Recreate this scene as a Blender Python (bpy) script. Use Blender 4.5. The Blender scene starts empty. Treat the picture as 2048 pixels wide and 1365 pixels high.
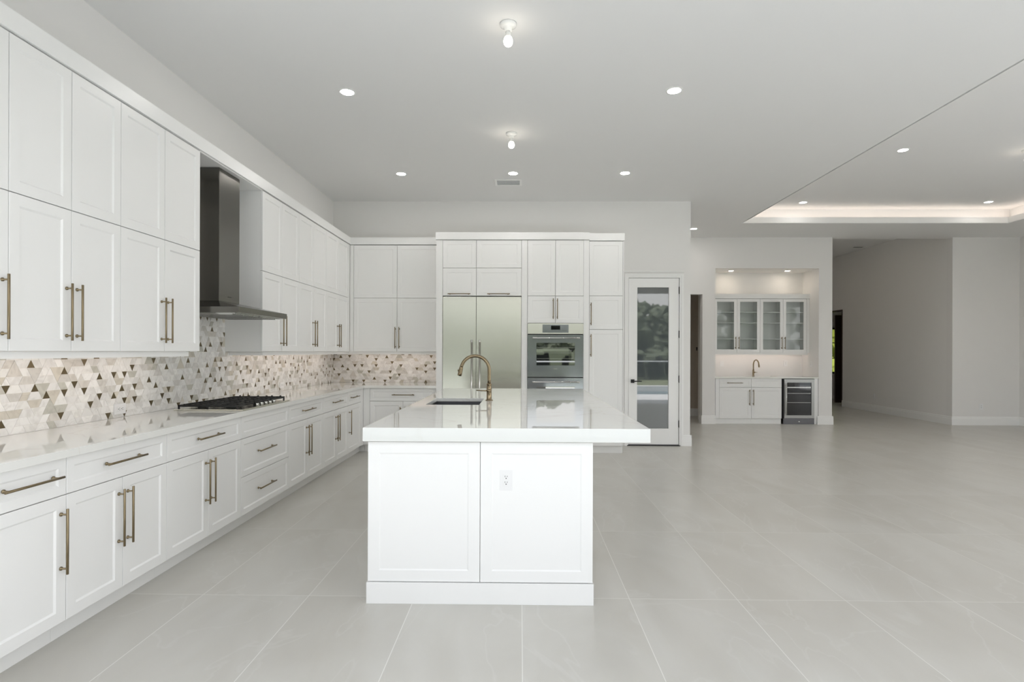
import bpy, bmesh, math, random
from mathutils import Matrix, Vector
from math import pi, sin, cos, radians
random.seed(7)
SC = bpy.context.scene
COL = SC.collection

# ------------------------------------------------------------------ camera, sky, sun, exposure
cam_d = bpy.data.cameras.new('camera'); cam = bpy.data.objects.new('camera', cam_d); COL.objects.link(cam)
R0 = Vector((0.99988443, 0.014844202, 0.003282858)); R1 = Vector((-0.003282378, -0.0000567, 0.99999461))
R2 = R0.cross(R1)
cam.matrix_world = Matrix(((R0.x, R1.x, R2.x, 0), (R0.y, R1.y, R2.y, 0), (R0.z, R1.z, R2.z, 1.40), (0, 0, 0, 1)))
cam_d.sensor_width = 36; cam_d.sensor_fit = 'HORIZONTAL'; cam_d.lens = 1139.87 / 2048 * 36
cam_d.shift_y = (703.99 - 682.5) / 2048; cam_d.shift_x = (1024 - 1023.53) / 2048
cam_d.clip_start = 0.05; cam_d.clip_end = 400
SC.camera = cam

SC.view_settings.view_transform = 'Standard'; SC.view_settings.look = 'None'
SC.view_settings.gamma = 1; SC.view_settings.use_curve_mapping = False
SC.view_settings.exposure = 0.10
SC.cycles.diffuse_bounces = 10; SC.cycles.max_bounces = 16

W = bpy.data.worlds.new('world'); SC.world = W; W.use_nodes = True
nt = W.node_tree; nt.nodes.clear()
wo = nt.nodes.new('ShaderNodeOutputWorld'); bg = nt.nodes.new('ShaderNodeBackground')
sky = nt.nodes.new('ShaderNodeTexSky'); sky.sky_type = 'NISHITA'; sky.sun_disc = False
sky.sun_elevation = radians(52); sky.sun_rotation = radians(20); sky.air_density = 1.0; sky.dust_density = 2.0
tc = nt.nodes.new('ShaderNodeTexCoord'); nz = nt.nodes.new('ShaderNodeTexNoise')
nz.inputs['Scale'].default_value = 3.0; nz.inputs['Detail'].default_value = 6
rp = nt.nodes.new('ShaderNodeValToRGB'); rp.color_ramp.elements[0].position = 0.32; rp.color_ramp.elements[1].position = 0.55
mx = nt.nodes.new('ShaderNodeMix'); mx.data_type = 'RGBA'
SKYGAIN = nt.nodes.new('ShaderNodeVectorMath'); SKYGAIN.operation = 'SCALE'; SKYGAIN.inputs['Scale'].default_value = 0.38
nt.links.new(sky.outputs[0], SKYGAIN.inputs[0])
mx.inputs[7].default_value = (2.1, 2.1, 2.08, 1)
nt.links.new(tc.outputs['Generated'], nz.inputs['Vector']); nt.links.new(nz.outputs['Fac'], rp.inputs[0])
nt.links.new(rp.outputs[0], mx.inputs[0]); nt.links.new(SKYGAIN.outputs[0], mx.inputs[6])
nt.links.new(mx.outputs[2], bg.inputs[0]); bg.inputs[1].default_value = 1.0
nt.links.new(bg.outputs[0], wo.inputs[0])

sd = bpy.data.lights.new('sun', 'SUN'); sd.energy = 8.2; sd.angle = radians(1.0); sd.color = (1, .98, .97)
sun = bpy.data.objects.new('sun', sd); COL.objects.link(sun)
sun.location = (-6, 10, 20)
sun.rotation_euler = Vector((0.42, -0.30, -1.0)).to_track_quat('-Z', 'Y').to_euler()

# ------------------------------------------------------------------ materials
def sock(n, name): return n.inputs[name]
def mat(name, col, rough=.5, metal=0.0, ior=None, emit=None, es=0.0, bump=0.0, bscale=200.0, var=0.0):
    m = bpy.data.materials.new(name); m.use_nodes = True; t = m.node_tree
    b = t.nodes['Principled BSDF']; c = tuple(col) + (1,) if len(col) == 3 else col
    b.inputs['Base Color'].default_value = c; b.inputs['Roughness'].default_value = rough; b.inputs['Metallic'].default_value = metal
    if ior: b.inputs['IOR'].default_value = ior
    if emit: b.inputs['Emission Color'].default_value = tuple(emit) + (1,); b.inputs['Emission Strength'].default_value = es
    o = t.nodes.new('ShaderNodeTexCoord'); n = t.nodes.new('ShaderNodeTexNoise'); n.inputs['Scale'].default_value = bscale
    t.links.new(o.outputs['Object'], n.inputs['Vector'])
    if bump:
        bp = t.nodes.new('ShaderNodeBump'); bp.inputs['Strength'].default_value = bump; bp.inputs['Distance'].default_value = .002
        t.links.new(n.outputs['Fac'], bp.inputs['Height']); t.links.new(bp.outputs[0], b.inputs['Normal'])
    if var:
        n2 = t.nodes.new('ShaderNodeTexNoise'); n2.inputs['Scale'].default_value = 1.3; n2.inputs['Detail'].default_value = 3
        t.links.new(o.outputs['Object'], n2.inputs['Vector'])
        mp = t.nodes.new('ShaderNodeMapRange'); mp.inputs[3].default_value = 1 - var; mp.inputs[4].default_value = 1 + var
        t.links.new(n2.outputs['Fac'], mp.inputs[0])
        v = t.nodes.new('ShaderNodeVectorMath'); v.operation = 'SCALE'; v.inputs[0].default_value = c[:3]
        t.links.new(mp.outputs[0], v.inputs['Scale']); t.links.new(v.outputs[0], b.inputs['Base Color'])
    return m

M = {}
M['cab'] = mat('white_lacquer', (.85, .85, .842), .33, bump=.02, bscale=60)
M['wall'] = mat('wall_paint', (.78, .77, .755), .75, bump=.08, bscale=300)
M['ceil'] = mat('ceiling_paint', (.765, .765, .76), .85, bump=.08, bscale=300)
M['hallpaint'] = mat('hall_paint', (.80, .79, .775), .75, bump=.08, bscale=300)
M['trim'] = mat('trim_paint', (.86, .86, .85), .4, bump=.02)
M['brass'] = mat('aged_brass', (.25, .20, .125), .30, 1.0, bump=.03, bscale=400)
M['faucet'] = mat('bronze_faucet', (.31, .245, .155), .24, 1.0, bump=.02, bscale=400)
M['black'] = mat('black_metal', (.012, .012, .012), .35, .3)
M['iron'] = mat('cast_iron', (.015, .015, .015), .55, bump=.3, bscale=500)
M['plastic'] = mat('white_plastic', (.80, .80, .80), .3)
M['slot'] = mat('dark_slot', (.03, .03, .03), .6)
M['porc'] = mat('porcelain', (.82, .82, .80), .25)
M['bulb'] = mat('bulb_glow', (1, 1, 1), .3, emit=(1, .90, .76), es=14)
M['led'] = mat('downlight_glow', (1, 1, 1), .3, emit=(1, .96, .92), es=165)
M['led2'] = mat('added_downlight_glow', (1, 1, 1), .3, emit=(1, .95, .91), es=500)  # strong glow for the downlights added out of view
M['led3'] = mat('tray_downlight_glow', (1, 1, 1), .3, emit=(1, .95, .91), es=45)
M['led4'] = mat('added_hall_light_glow', (1, 1, 1), .3, emit=(1, .84, .68), es=65)  # warm glow for the added, hidden hall downlights
M['ledwarm'] = mat('niche_light_glow', (1, 1, 1), .3, emit=(1, .86, .70), es=60)
M['strip'] = mat('under_cabinet_glow', (1, 1, 1), .3, emit=(1, .82, .72), es=6)
M['cove'] = mat('cove_glow', (1, 1, 1), .3, emit=(1, .84, .72), es=5)
M['chrome'] = mat('polished_steel', (.62, .62, .60), .18, 1.0)
M['sinksteel'] = mat('sink_steel', (.17, .17, .18), .32, 1.0, bump=.05)  # steel tone darkened to carry the shade inside the sink
M['deck'] = mat('deck_stone', (.78, .78, .77), .7, bump=.1, bscale=40, var=.05)
M['pool'] = mat('pool_water', (.03, .12, .16), .05, bump=.5, bscale=3)
M['grass'] = mat('lawn', (.20, .22, .13), .9, bump=.5, bscale=60, var=.3)
M['leaf'] = mat('foliage', (.10, .12, .075), .7, bump=.6, bscale=30, var=.4)
M['leafy'] = mat('shrub_foliage', (.36, .40, .06), .7, bump=.6, bscale=30, var=.4)  # lighter, yellower leaf colour for the shrub
M['bark'] = mat('bark', (.10, .07, .05), .9, bump=.5, bscale=30)
M['darkwood'] = mat('dark_wood', (.035, .018, .013), .4, bump=.1, bscale=50)
M['passagepaint'] = mat('passage_paint', (.55, .49, .42), .8)  # browner and darker than the other wall paint
M['doorglass'] = mat('door_glass', (.10, .115, .12), .02, ior=2.35)
M['ovenglass'] = mat('oven_glass', (.03, .034, .034), .02, ior=3.6)
M['ovendoor'] = mat('oven_door_steel', (.40, .42, .45), .12, .85)
M['blackglass'] = mat('black_glass', (.01, .01, .011), .04, ior=1.6)
M['stucco'] = mat('stucco', (.70, .68, .64), .9, bump=.2, bscale=80)
M['vein'] = None

def brushed(name, col, rough, horizontal=False):
    m = mat(name, col, rough, 1.0); t = m.node_tree; b = t.nodes['Principled BSDF']
    o = t.nodes.new('ShaderNodeTexCoord'); mp = t.nodes.new('ShaderNodeMapping')
    mp.inputs['Scale'].default_value = (2, 2, 400) if horizontal else (400, 400, 2)
    n = t.nodes.new('ShaderNodeTexNoise'); n.inputs['Scale'].default_value = 1; n.inputs['Detail'].default_value = 3
    t.links.new(o.outputs['Object'], mp.inputs[0]); t.links.new(mp.outputs[0], n.inputs['Vector'])
    bp = t.nodes.new('ShaderNodeBump'); bp.inputs['Strength'].default_value = .12; bp.inputs['Distance'].default_value = .0006
    t.links.new(n.outputs['Fac'], bp.inputs['Height']); t.links.new(bp.outputs[0], b.inputs['Normal'])
    return m
M['steel'] = brushed('brushed_steel', (.64, .635, .57), .22, True)
M['steel2'] = brushed('fridge_frame_steel', (.40, .40, .39), .28, True)
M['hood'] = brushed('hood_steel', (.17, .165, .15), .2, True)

def clear_glass(name, tint, gl=.12):
    m = bpy.data.materials.new(name); m.use_nodes = True; t = m.node_tree; t.nodes.clear()
    o = t.nodes.new('ShaderNodeOutputMaterial'); mi = t.nodes.new('ShaderNodeMixShader')
    tr = t.nodes.new('ShaderNodeBsdfTransparent'); tr.inputs[0].default_value = tuple(tint) + (1,)
    g = t.nodes.new('ShaderNodeBsdfGlossy'); g.inputs['Roughness'].default_value = .03
    fr = t.nodes.new('ShaderNodeFresnel'); fr.inputs[0].default_value = 1.5
    t.links.new(fr.outputs[0], mi.inputs[0]); t.links.new(tr.outputs[0], mi.inputs[1]); t.links.new(g.outputs[0], mi.inputs[2])
    t.links.new(mi.outputs[0], o.inputs[0]); return m
M['pane'] = clear_glass('cabinet_glass', (.975, .99, .985))
M['wpane'] = clear_glass('window_glass', (.95, .97, .96))

def quartz():
    m = mat('white_quartz', (.82, .82, .80), .02, ior=1.7); t = m.node_tree; b = t.nodes['Principled BSDF']
    o = t.nodes.new('ShaderNodeTexCoord'); n1 = t.nodes.new('ShaderNodeTexNoise'); n1.inputs['Scale'].default_value = .9
    n1.inputs['Detail'].default_value = 5; n1.inputs['Distortion'].default_value = 1.2
    t.links.new(o.outputs['Object'], n1.inputs['Vector'])
    ma = t.nodes.new('ShaderNodeMath'); ma.operation = 'SUBTRACT'; ma.inputs[1].default_value = .5; t.links.new(n1.outputs['Fac'], ma.inputs[0])
    ab = t.nodes.new('ShaderNodeMath'); ab.operation = 'ABSOLUTE'; t.links.new(ma.outputs[0], ab.inputs[0])
    r = t.nodes.new('ShaderNodeValToRGB'); r.color_ramp.elements[0].color = (.74, .725, .69, 1); r.color_ramp.elements[0].position = 0
    r.color_ramp.elements[1].color = (.79, .79, .765, 1); r.color_ramp.elements[1].position = .010
    t.links.new(ab.outputs[0], r.inputs[0])
    n2 = t.nodes.new('ShaderNodeTexNoise'); n2.inputs['Scale'].default_value = .6; t.links.new(o.outputs['Object'], n2.inputs['Vector'])
    r2 = t.nodes.new('ShaderNodeValToRGB'); r2.color_ramp.elements[0].position = .48; r2.color_ramp.elements[1].position = .66
    t.links.new(n2.outputs['Fac'], r2.inputs[0])
    mi = t.nodes.new('ShaderNodeMix'); mi.data_type = 'RGBA'; mi.inputs[7].default_value = (.79, .79, .765, 1)
    t.links.new(r2.outputs[0], mi.inputs[0]); t.links.new(r.outputs[0], mi.inputs[6]); t.links.new(mi.outputs[2], b.inputs['Base Color'])
    return m
M['quartz'] = quartz()

def floor_mat():
    m = mat('porcelain_tile', (.5, .5, .48), .3); t = m.node_tree; b = t.nodes['Principled BSDF']; L = t.links.new
    o = t.nodes.new('ShaderNodeTexCoord'); sp = t.nodes.new('ShaderNodeSeparateXYZ'); L(o.outputs['Object'], sp.inputs[0])
    def math_(op, a, bb=None):
        n = t.nodes.new('ShaderNodeMath'); n.operation = op
        for i, v in enumerate((a, bb)):
            if v is None: continue
            if isinstance(v, (int, float)): n.inputs[i].default_value = v
            else: L(v, n.inputs[i])
        return n.outputs[0]
    PX, PY = .60925, 1.21526
    gx = math_('DIVIDE', math_('ADD', sp.outputs[0], 1.8136), PX); gy = math_('DIVIDE', math_('ADD', sp.outputs[1], -3.243), PY)
    fx = math_('FLOOR', gx); fy = math_('FLOOR', gy)
    def edge(g, p):
        fr = math_('FRACT', g); d = math_('MINIMUM', fr, math_('SUBTRACT', 1.0, fr)); return math_('MULTIPLY', d, p)
    d = math_('MINIMUM', edge(gx, PX), edge(gy, PY)); grout = math_('LESS_THAN', d, .0022)
    cv = t.nodes.new('ShaderNodeCombineXYZ'); L(fx, cv.inputs[0]); L(fy, cv.inputs[1])
    wn = t.nodes.new('ShaderNodeTexWhiteNoise'); wn.noise_dimensions = '3D'; L(cv.outputs[0], wn.inputs['Vector'])
    off = t.nodes.new('ShaderNodeVectorMath'); off.operation = 'MULTIPLY_ADD'; L(wn.outputs['Color'], off.inputs[0])
    off.inputs[1].default_value = (40, 40, 40); L(o.outputs['Object'], off.inputs[2])
    mp = t.nodes.new('ShaderNodeMapping'); mp.inputs['Rotation'].default_value = (0, 0, radians(35)); mp.inputs['Scale'].default_value = (1.0, .45, 1)
    L(off.outputs[0], mp.inputs[0])
    n1 = t.nodes.new('ShaderNodeTexNoise'); n1.inputs['Scale'].default_value = 2.2; n1.inputs['Detail'].default_value = 7; n1.inputs['Distortion'].default_value = .8
    L(mp.outputs[0], n1.inputs['Vector'])
    r = t.nodes.new('ShaderNodeValToRGB'); e = r.color_ramp.elements
    e[0].position = .25; e[0].color = (.485, .468, .425, 1); e[1].position = .75; e[1].color = (.565, .555, .52, 1)
    L(n1.outputs['Fac'], r.inputs[0])
    n2 = t.nodes.new('ShaderNodeTexNoise'); n2.inputs['Scale'].default_value = 1.1; n2.inputs['Detail'].default_value = 4; n2.inputs['Distortion'].default_value = 1.6
    L(mp.outputs[0], n2.inputs['Vector'])
    v = math_('ABSOLUTE', math_('SUBTRACT', n2.outputs['Fac'], .5)); r2 = t.nodes.new('ShaderNodeValToRGB')
    r2.color_ramp.elements[0].position = 0; r2.color_ramp.elements[0].color = (.35, .35, .35, 1); r2.color_ramp.elements[1].position = .012; r2.color_ramp.elements[1].color = (0, 0, 0, 1)
    L(v, r2.inputs[0])
    mi = t.nodes.new('ShaderNodeMix'); mi.data_type = 'RGBA'; L(r2.outputs[0], mi.inputs[0]); L(r.outputs[0], mi.inputs[6]); mi.inputs[7].default_value = (.60, .59, .56, 1)
    sc = t.nodes.new('ShaderNodeVectorMath'); sc.operation = 'SCALE'; L(mi.outputs[2], sc.inputs[0])
    L(math_('MULTIPLY_ADD', wn.outputs['Value'], .05), sc.inputs['Scale'])
    sc.inputs['Scale'].links[0].from_node.inputs[2].default_value = .975
    mg = t.nodes.new('ShaderNodeMix'); mg.data_type = 'RGBA'; L(grout, mg.inputs[0]); L(sc.outputs[0], mg.inputs[6]); mg.inputs[7].default_value = (.70, .69, .655, 1)
    L(mg.outputs[2], b.inputs['Base Color'])
    rr = math_('MULTIPLY_ADD', grout, .4); rr.node.inputs[2].default_value = .30; L(rr, b.inputs['Roughness'])
    return m
M['floor'] = floor_mat()

def mosaic_mat():
    m = mat('marble_mosaic', (.7, .7, .7), .16); t = m.node_tree; b = t.nodes['Principled BSDF']; L = t.links.new
    a = t.nodes.new('ShaderNodeAttribute'); a.attribute_name = 'tint'
    o = t.nodes.new('ShaderNodeTexCoord'); ma = t.nodes.new('ShaderNodeVectorMath'); ma.operation = 'MULTIPLY_ADD'
    L(a.outputs['Color'], ma.inputs[0]); ma.inputs[1].default_value = (90, 50, 70); L(o.outputs['Object'], ma.inputs[2])
    n = t.nodes.new('ShaderNodeTexNoise'); n.inputs['Scale'].default_value = 9; n.inputs['Detail'].default_value = 4; n.inputs['Distortion'].default_value = 2.5
    L(ma.outputs[0], n.inputs['Vector'])
    r = t.nodes.new('ShaderNodeValToRGB'); e = r.color_ramp.elements; e[0].position = .36; e[0].color = (.87, .865, .855, 1); e[1].position = .56; e[1].color = (1.0, 1.0, 1.0, 1)
    L(n.outputs['Fac'], r.inputs[0]); mu = t.nodes.new('ShaderNodeMix'); mu.data_type = 'RGBA'; mu.blend_type = 'MULTIPLY'; mu.inputs[0].default_value = 1
    L(a.outputs['Color'], mu.inputs[6]); L(r.outputs[0], mu.inputs[7]); L(mu.outputs[2], b.inputs['Base Color'])
    return m
M['mosaic'] = mosaic_mat()
M['brasstile'] = mat('bronze_tile', (.16, .125, .07), .4, .6, bump=.05)
M['grout'] = mat('grout', (.74, .71, .66), .8)

# ------------------------------------------------------------------ mesh helpers
class MB:
    def __init__(s): s.v = []; s.f = []; s.m = []; s.sm = []
    def face(s, pts, mi=0, smooth=False):
        i = len(s.v); s.v += [tuple(p) for p in pts]; s.f.append(tuple(range(i, i + len(pts)))); s.m.append(mi); s.sm.append(smooth)
    def box(s, x0, x1, y0, y1, z0, z1, mi=0):
        i = len(s.v)
        s.v += [(x0, y0, z0), (x1, y0, z0), (x1, y1, z0), (x0, y1, z0), (x0, y0, z1), (x1, y0, z1), (x1, y1, z1), (x0, y1, z1)]
        for q in ((3, 2, 1, 0), (4, 5, 6, 7), (0, 1, 5, 4), (1, 2, 6, 5), (2, 3, 7, 6), (3, 0, 4, 7)):
            s.f.append(tuple(i + k for k in q)); s.m.append(mi); s.sm.append(False)
        return s
    def lathe(s, prof, c=(0, 0, 0), axis='z', n=32, mi=0, smooth=True):
        i0 = len(s.v)
        for (r, h) in prof:
            for k in range(n):
                a = 2 * pi * k / n; p = (r * cos(a), r * sin(a), h)
                if axis == 'y': p = (p[0], p[2], -p[1])
                if axis == 'x': p = (p[2], p[0], p[1])
                s.v.append((p[0] + c[0], p[1] + c[1], p[2] + c[2]))
        for j in range(len(prof) - 1):
            for k in range(n):
                a = i0 + j * n + k; b = i0 + j * n + (k + 1) % n
                s.f.append((a, b, b + n, a + n)); s.m.append(mi); s.sm.append(smooth)
        s.f.append(tuple(i0 + k for k in range(n))[::-1]); s.m.append(mi); s.sm.append(False)
        s.f.append(tuple(i0 + (len(prof) - 1) * n + k for k in range(n))); s.m.append(mi); s.sm.append(False)
        return s
    def tube(s, pts, r, n=16, mi=0):
        pts = [Vector(p) for p in pts]; rr = r if isinstance(r, list) else [r] * len(pts)
        i0 = len(s.v); up = None
        for j, p in enumerate(pts):
            d = (pts[min(j + 1, len(pts) - 1)] - pts[max(j - 1, 0)]).normalized()
            if up is None:
                up = Vector((0, 0, 1)) if abs(d.z) < .9 else Vector((0, 1, 0))
            a = d.cross(up).normalized(); b = a.cross(d).normalized(); up = b
            for k in range(n):
                t = 2 * pi * k / n; q = p + (a * cos(t) + b * sin(t)) * rr[j]; s.v.append(tuple(q))
        for j in range(len(pts) - 1):
            for k in range(n):
                a = i0 + j * n + k; b = i0 + j * n + (k + 1) % n
                s.f.append((a, b, b + n, a + n)); s.m.append(mi); s.sm.append(True)
        s.f.append(tuple(i0 + k for k in range(n))[::-1]); s.m.append(mi); s.sm.append(False)
        s.f.append(tuple(i0 + (len(pts) - 1) * n + k for k in range(n))); s.m.append(mi); s.sm.append(False)
        return s
    def frame_slab(s, o, i, z0, z1, mi=0, fn=lambda x, y, z: (x, y, z)):
        # rectangular slab o=(x0,x1,y0,y1) with one rectangular hole i
        O = [(o[0], o[2]), (o[1], o[2]), (o[1], o[3]), (o[0], o[3])]; I = [(i[0], i[2]), (i[1], i[2]), (i[1], i[3]), (i[0], i[3])]
        for k in range(4):
            a, b = O[k], O[(k + 1) % 4]; c, d = I[(k + 1) % 4], I[k]
            s.face([fn(*a, z1), fn(*b, z1), fn(*c, z1), fn(*d, z1)], mi); s.face([fn(*d, z0), fn(*c, z0), fn(*b, z0), fn(*a, z0)], mi)
            s.face([fn(*a, z0), fn(*b, z0), fn(*b, z1), fn(*a, z1)], mi); s.face([fn(*d, z1), fn(*c, z1), fn(*c, z0), fn(*d, z0)], mi)
        return s
    def build(s, name, mats, parent=None, loc=(0, 0, 0), rot=None, bevel=0.0, seg=2):
        me = bpy.data.meshes.new(name); me.from_pydata(s.v, [], s.f)
        for m_ in (mats if isinstance(mats, (list, tuple)) else [mats]): me.materials.append(m_ if not isinstance(m_, str) else M[m_])
        me.polygons.foreach_set('material_index', s.m); me.polygons.foreach_set('use_smooth', s.sm)
        bm = bmesh.new(); bm.from_mesh(me); bmesh.ops.remove_doubles(bm, verts=bm.verts, dist=1e-6)
        bmesh.ops.recalc_face_normals(bm, faces=bm.faces)
        if bevel:
            es = [e for e in bm.edges if len(e.link_faces) == 2 and e.calc_face_angle(0) > .5]
            bmesh.ops.bevel(bm, geom=es, offset=bevel, segments=seg, affect='EDGES', profile=.7)
        bm.to_mesh(me); bm.free(); me.update()
        o = bpy.data.objects.new(name, me); COL.objects.link(o)
        if parent: o.parent = parent
        o.location = loc
        if rot: o.rotation_euler = rot
        return o

def tag(o, label, cat, group=None):
    o['label'] = label; o['category'] = cat
    if group: o['group'] = group
    return o
def thing(name, label, cat, loc=(0, 0, 0), rz=0, group=None):
    o = bpy.data.objects.new(name, None); COL.objects.link(o); o.location = loc; o.rotation_euler = (0, 0, rz)
    o.empty_display_size = .1
    return tag(o, label, cat, group)
def struct(o): o['kind'] = 'structure'; return o
def copy_tree(o, parent=None):
    c = o.copy(); COL.objects.link(c)
    if parent: c.parent = parent
    for ch in [x for x in bpy.data.objects if x.parent == o]: copy_tree(ch, c)
    return c
def B(*a): return MB().box(*a)

# ------------------------------------------------------------------ room shell
CZ = 3.656
struct(B(-2.97, 12.2, 1.6, 17.7, -.12, 0).build('floor', 'floor'))
# ceiling with tray opening
TX0, TX1, TY0, TY1 = 3.87, 8.42, 2.6, 9.97
mb = MB(); mb.frame_slab((-2.97, 9.85, 1.45, 11.37), (TX0 - .026, TX1 + .026, TY0 - .026, TY1 + .026), CZ, CZ + .02)
mb.box(-2.97, TX0 - .2, 1.45, 11.37, CZ + .021, 4.15)   # plenum solid beside the tray
ceil = struct(mb.build('ceiling', 'ceil'))
mb = MB(); ux0, ux1, uy0, uy1, uz = TX0 - .15, TX1 + .15, TY0 - .15, TY1 + .15, 3.928
mb.frame_slab((ux0 - .05, ux1 + .05, uy0 - .05, uy1 + .05), (TX0 - .004, TX1 + .004, TY0 - .004, TY1 + .004), CZ + .072, CZ + .082)
mb.frame_slab((ux0 - .05, ux1 + .05, uy0 - .05, uy1 + .05), (ux0, ux1, uy0, uy1), CZ + .082, uz)
mb.box(ux0 - .05, ux1 + .05, uy0 - .05, uy1 + .05, uz, uz + .12)
struct(mb.build('ceiling_tray', 'ceil'))
mb = MB(); mb.frame_slab((TX0 - .004, TX1 + .004, TY0 - .004, TY1 + .004), (TX0, TX1, TY0, TY1), CZ, CZ + .100)
struct(mb.build('trim_1', 'trim'))   # cove lip
st = tag(MB().frame_slab((TX0 - .06, TX1 + .06, TY0 - .06, TY1 + .06), (TX0 - .03, TX1 + .03, TY0 - .03, TY1 + .03), CZ + .083, CZ + .088).build('cove_light_strip', 'cove'),
         'warm hidden light strip glowing behind the lip of the raised tray ceiling', 'light strip')

struct(B(-2.97, -2.82, 1.45, 8.70, 0, CZ).build('wall_left', 'wall'))
mb = MB(); mb.frame_slab((-2.82, 2.54, -.0, CZ), (1.600, 2.392, -.0, 2.528), 8.55, 8.70, fn=lambda x, y, z: (x, z, y))
struct(mb.build('wall_back', 'wall'))
struct(B(2.39, 2.54, 8.70, 11.22, 0, CZ).build('wall_return', 'wall'))
struct(B(-2.97, 2.39, 10.4, 10.5, 0, CZ).build('wall_pantry', 'wall'))
struct(B(-2.97, -2.82, 8.70, 10.5, 0, CZ).build('wall_pantry_left', 'wall'))
mb = MB()
mb.box(2.54, 2.75, 11.22, 11.37, 0, CZ).box(2.75, 3.567, 11.22, 11.37, 2.54, CZ).box(3.567, 3.82, 11.22, 11.37, 0, CZ)
mb.box(3.82, 5.83, 11.22, 11.37, 3.05, CZ).box(5.83, 6.09, 11.22, 11.37, 0, CZ).box(6.09, 8.41, 11.22, 11.37, CZ + .001, 4.0).box(8.41, 9.85, 11.22, 11.37, 0, CZ)
struct(mb.build('wall_far', 'wall'))
mb = MB(); mb.box(3.72, 3.82, 11.37, 11.98, 0, 3.15).box(5.83, 5.93, 11.37, 11.98, 0, 3.15).box(3.82, 5.83, 11.88, 11.98, 0, 3.15).box(3.82, 5.83, 11.37, 11.88, 3.05, 3.15)
struct(mb.build('wall_niche', 'wall'))
mb = MB(); mb.frame_slab((1.45, 11.22, 0, CZ), (2.2, 6.2, .02, 3.0), 9.70, 9.85, fn=lambda x, y, z: (z, x, y)); struct(mb.build('wall_right', 'wall'))  # opening out of view, added to let fill light into the room
# header and end piers of the wide sliding-door opening behind the camera
mb = MB(); mb.box(-2.82, 9.7, 1.45, 1.6, 3.0, CZ).box(-2.82, -2.4, 1.45, 1.6, 0, 3.0).box(9.4, 9.7, 1.45, 1.6, 0, 3.0)
struct(mb.build('wall_rear', 'stucco'))
# side passage
mb = MB(); mb.box(2.0, 6.1, 12.6, 12.7, 0, 3.0).box(2.44, 2.54, 11.37, 12.6, 0, 3.0).box(2.54, 6.0, 11.99, 12.6, 2.9, 3.0)
mb.box(2.54, 3.72, 11.37, 11.99, 2.9, 3.0)
struct(mb.build('wall_passage', 'passagepaint'))
# hall beyond
mb = MB(); mb.box(8.41, 8.56, 11.37, 15.0, 0, 3.95).box(8.41, 8.56, 15.0, 17.0, 2.53, 3.95)
struct(mb.build('wall_hall_right', 'hallpaint'))
struct(B(5.94, 6.09, 11.37, 17.5, 0, 3.95).build('wall_hall_left', 'hallpaint'))
mb = MB(); mb.frame_slab((5.94, 12.2, 0, 3.95), (8.9, 10.1, .77, 2.16), 17.5, 17.65, fn=lambda x, y, z: (x, z, y))
struct(mb.build('wall_hall_end', 'hallpaint'))
struct(B(12.05, 12.2, 11.37, 17.5, 0, 3.95).build('wall_entry_right', 'hallpaint'))
struct(B(8.56, 12.05, 14.3, 14.4, 0, 3.95).build('wall_entry_near', 'hallpaint'))
struct(B(5.94, 12.2, 11.37, 17.65, 3.95, 4.05).build('ceiling_hall', 'ceil'))
mb = MB(); F = lambda x, y, z: (x, z, y)
mb.frame_slab((8.9, 10.1, .77, 2.16), (8.95, 10.05, .82, 2.11), 17.48, 17.56, fn=F)
mb.box(8.95, 10.05, 17.5, 17.53, 1.69, 1.715).box(8.95, 10.05, 17.5, 17.53, 1.22, 1.245)
wf = struct(mb.build('window_1', 'black'))
struct(B(8.95, 10.05, 17.535, 17.54, .82, 2.11).build('window_pane', 'wpane', wf))

def baseboard(name, x0, y0, x1, y1, nx, ny, h=.165, t=.018):
    # runs from p0 to p1; (nx,ny) points into the room
    mb = MB(); d = Vector((x1 - x0, y1 - y0, 0)); L_ = d.length; d.normalize(); n = Vector((nx, ny, 0))
    prof = [(0, 0), (t, 0), (t, h * .76), (t * .75, h * .80), (t * .75, h * .93), (t * .45, h), (0, h)]
    p0 = Vector((x0, y0, 0)); p1 = Vector((x1, y1, 0)); k = len(prof)
    A = [p0 + n * a + Vector((0, 0, b)) for a, b in prof]; Bq = [p1 + n * a + Vector((0, 0, b)) for a, b in prof]
    for i in range(k): mb.face([A[i], A[(i + 1) % k], Bq[(i + 1) % k], Bq[i]])
    mb.face(A[::-1]); mb.face(Bq)
    return struct(mb.build(name, 'trim'))
baseboard('baseboard_back', 2.425, 8.549, 2.559, 8.549, 0, -1)
baseboard('baseboard_return', 2.541, 8.53, 2.541, 11.2, 1, 0)
baseboard('baseboard_far_1', 3.549, 11.219, 3.822, 11.219, 0, -1)
baseboard('baseboard_far_2', 5.80, 11.219, 6.108, 11.219, 0, -1)
baseboard('baseboard_far_3', 8.39, 11.219, 9.70, 11.219, 0, -1)
baseboard('baseboard_jamb_1', 3.566, 11.2, 3.566, 11.37, -1, 0)
baseboard('baseboard_jamb_2', 6.091, 11.2, 6.091, 17.4, 1, 0)
baseboard('baseboard_hall', 8.409, 11.2, 8.409, 15.0, -1, 0)
baseboard('baseboard_right', 9.699, 1.7, 9.699, 11.2, -1, 0)
baseboard('baseboard_passage', 2.54, 12.599, 6.0, 12.599, 0, -1)
baseboard('baseboard_hall_end', 6.1, 17.499, 12.0, 17.499, 0, -1)

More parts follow.
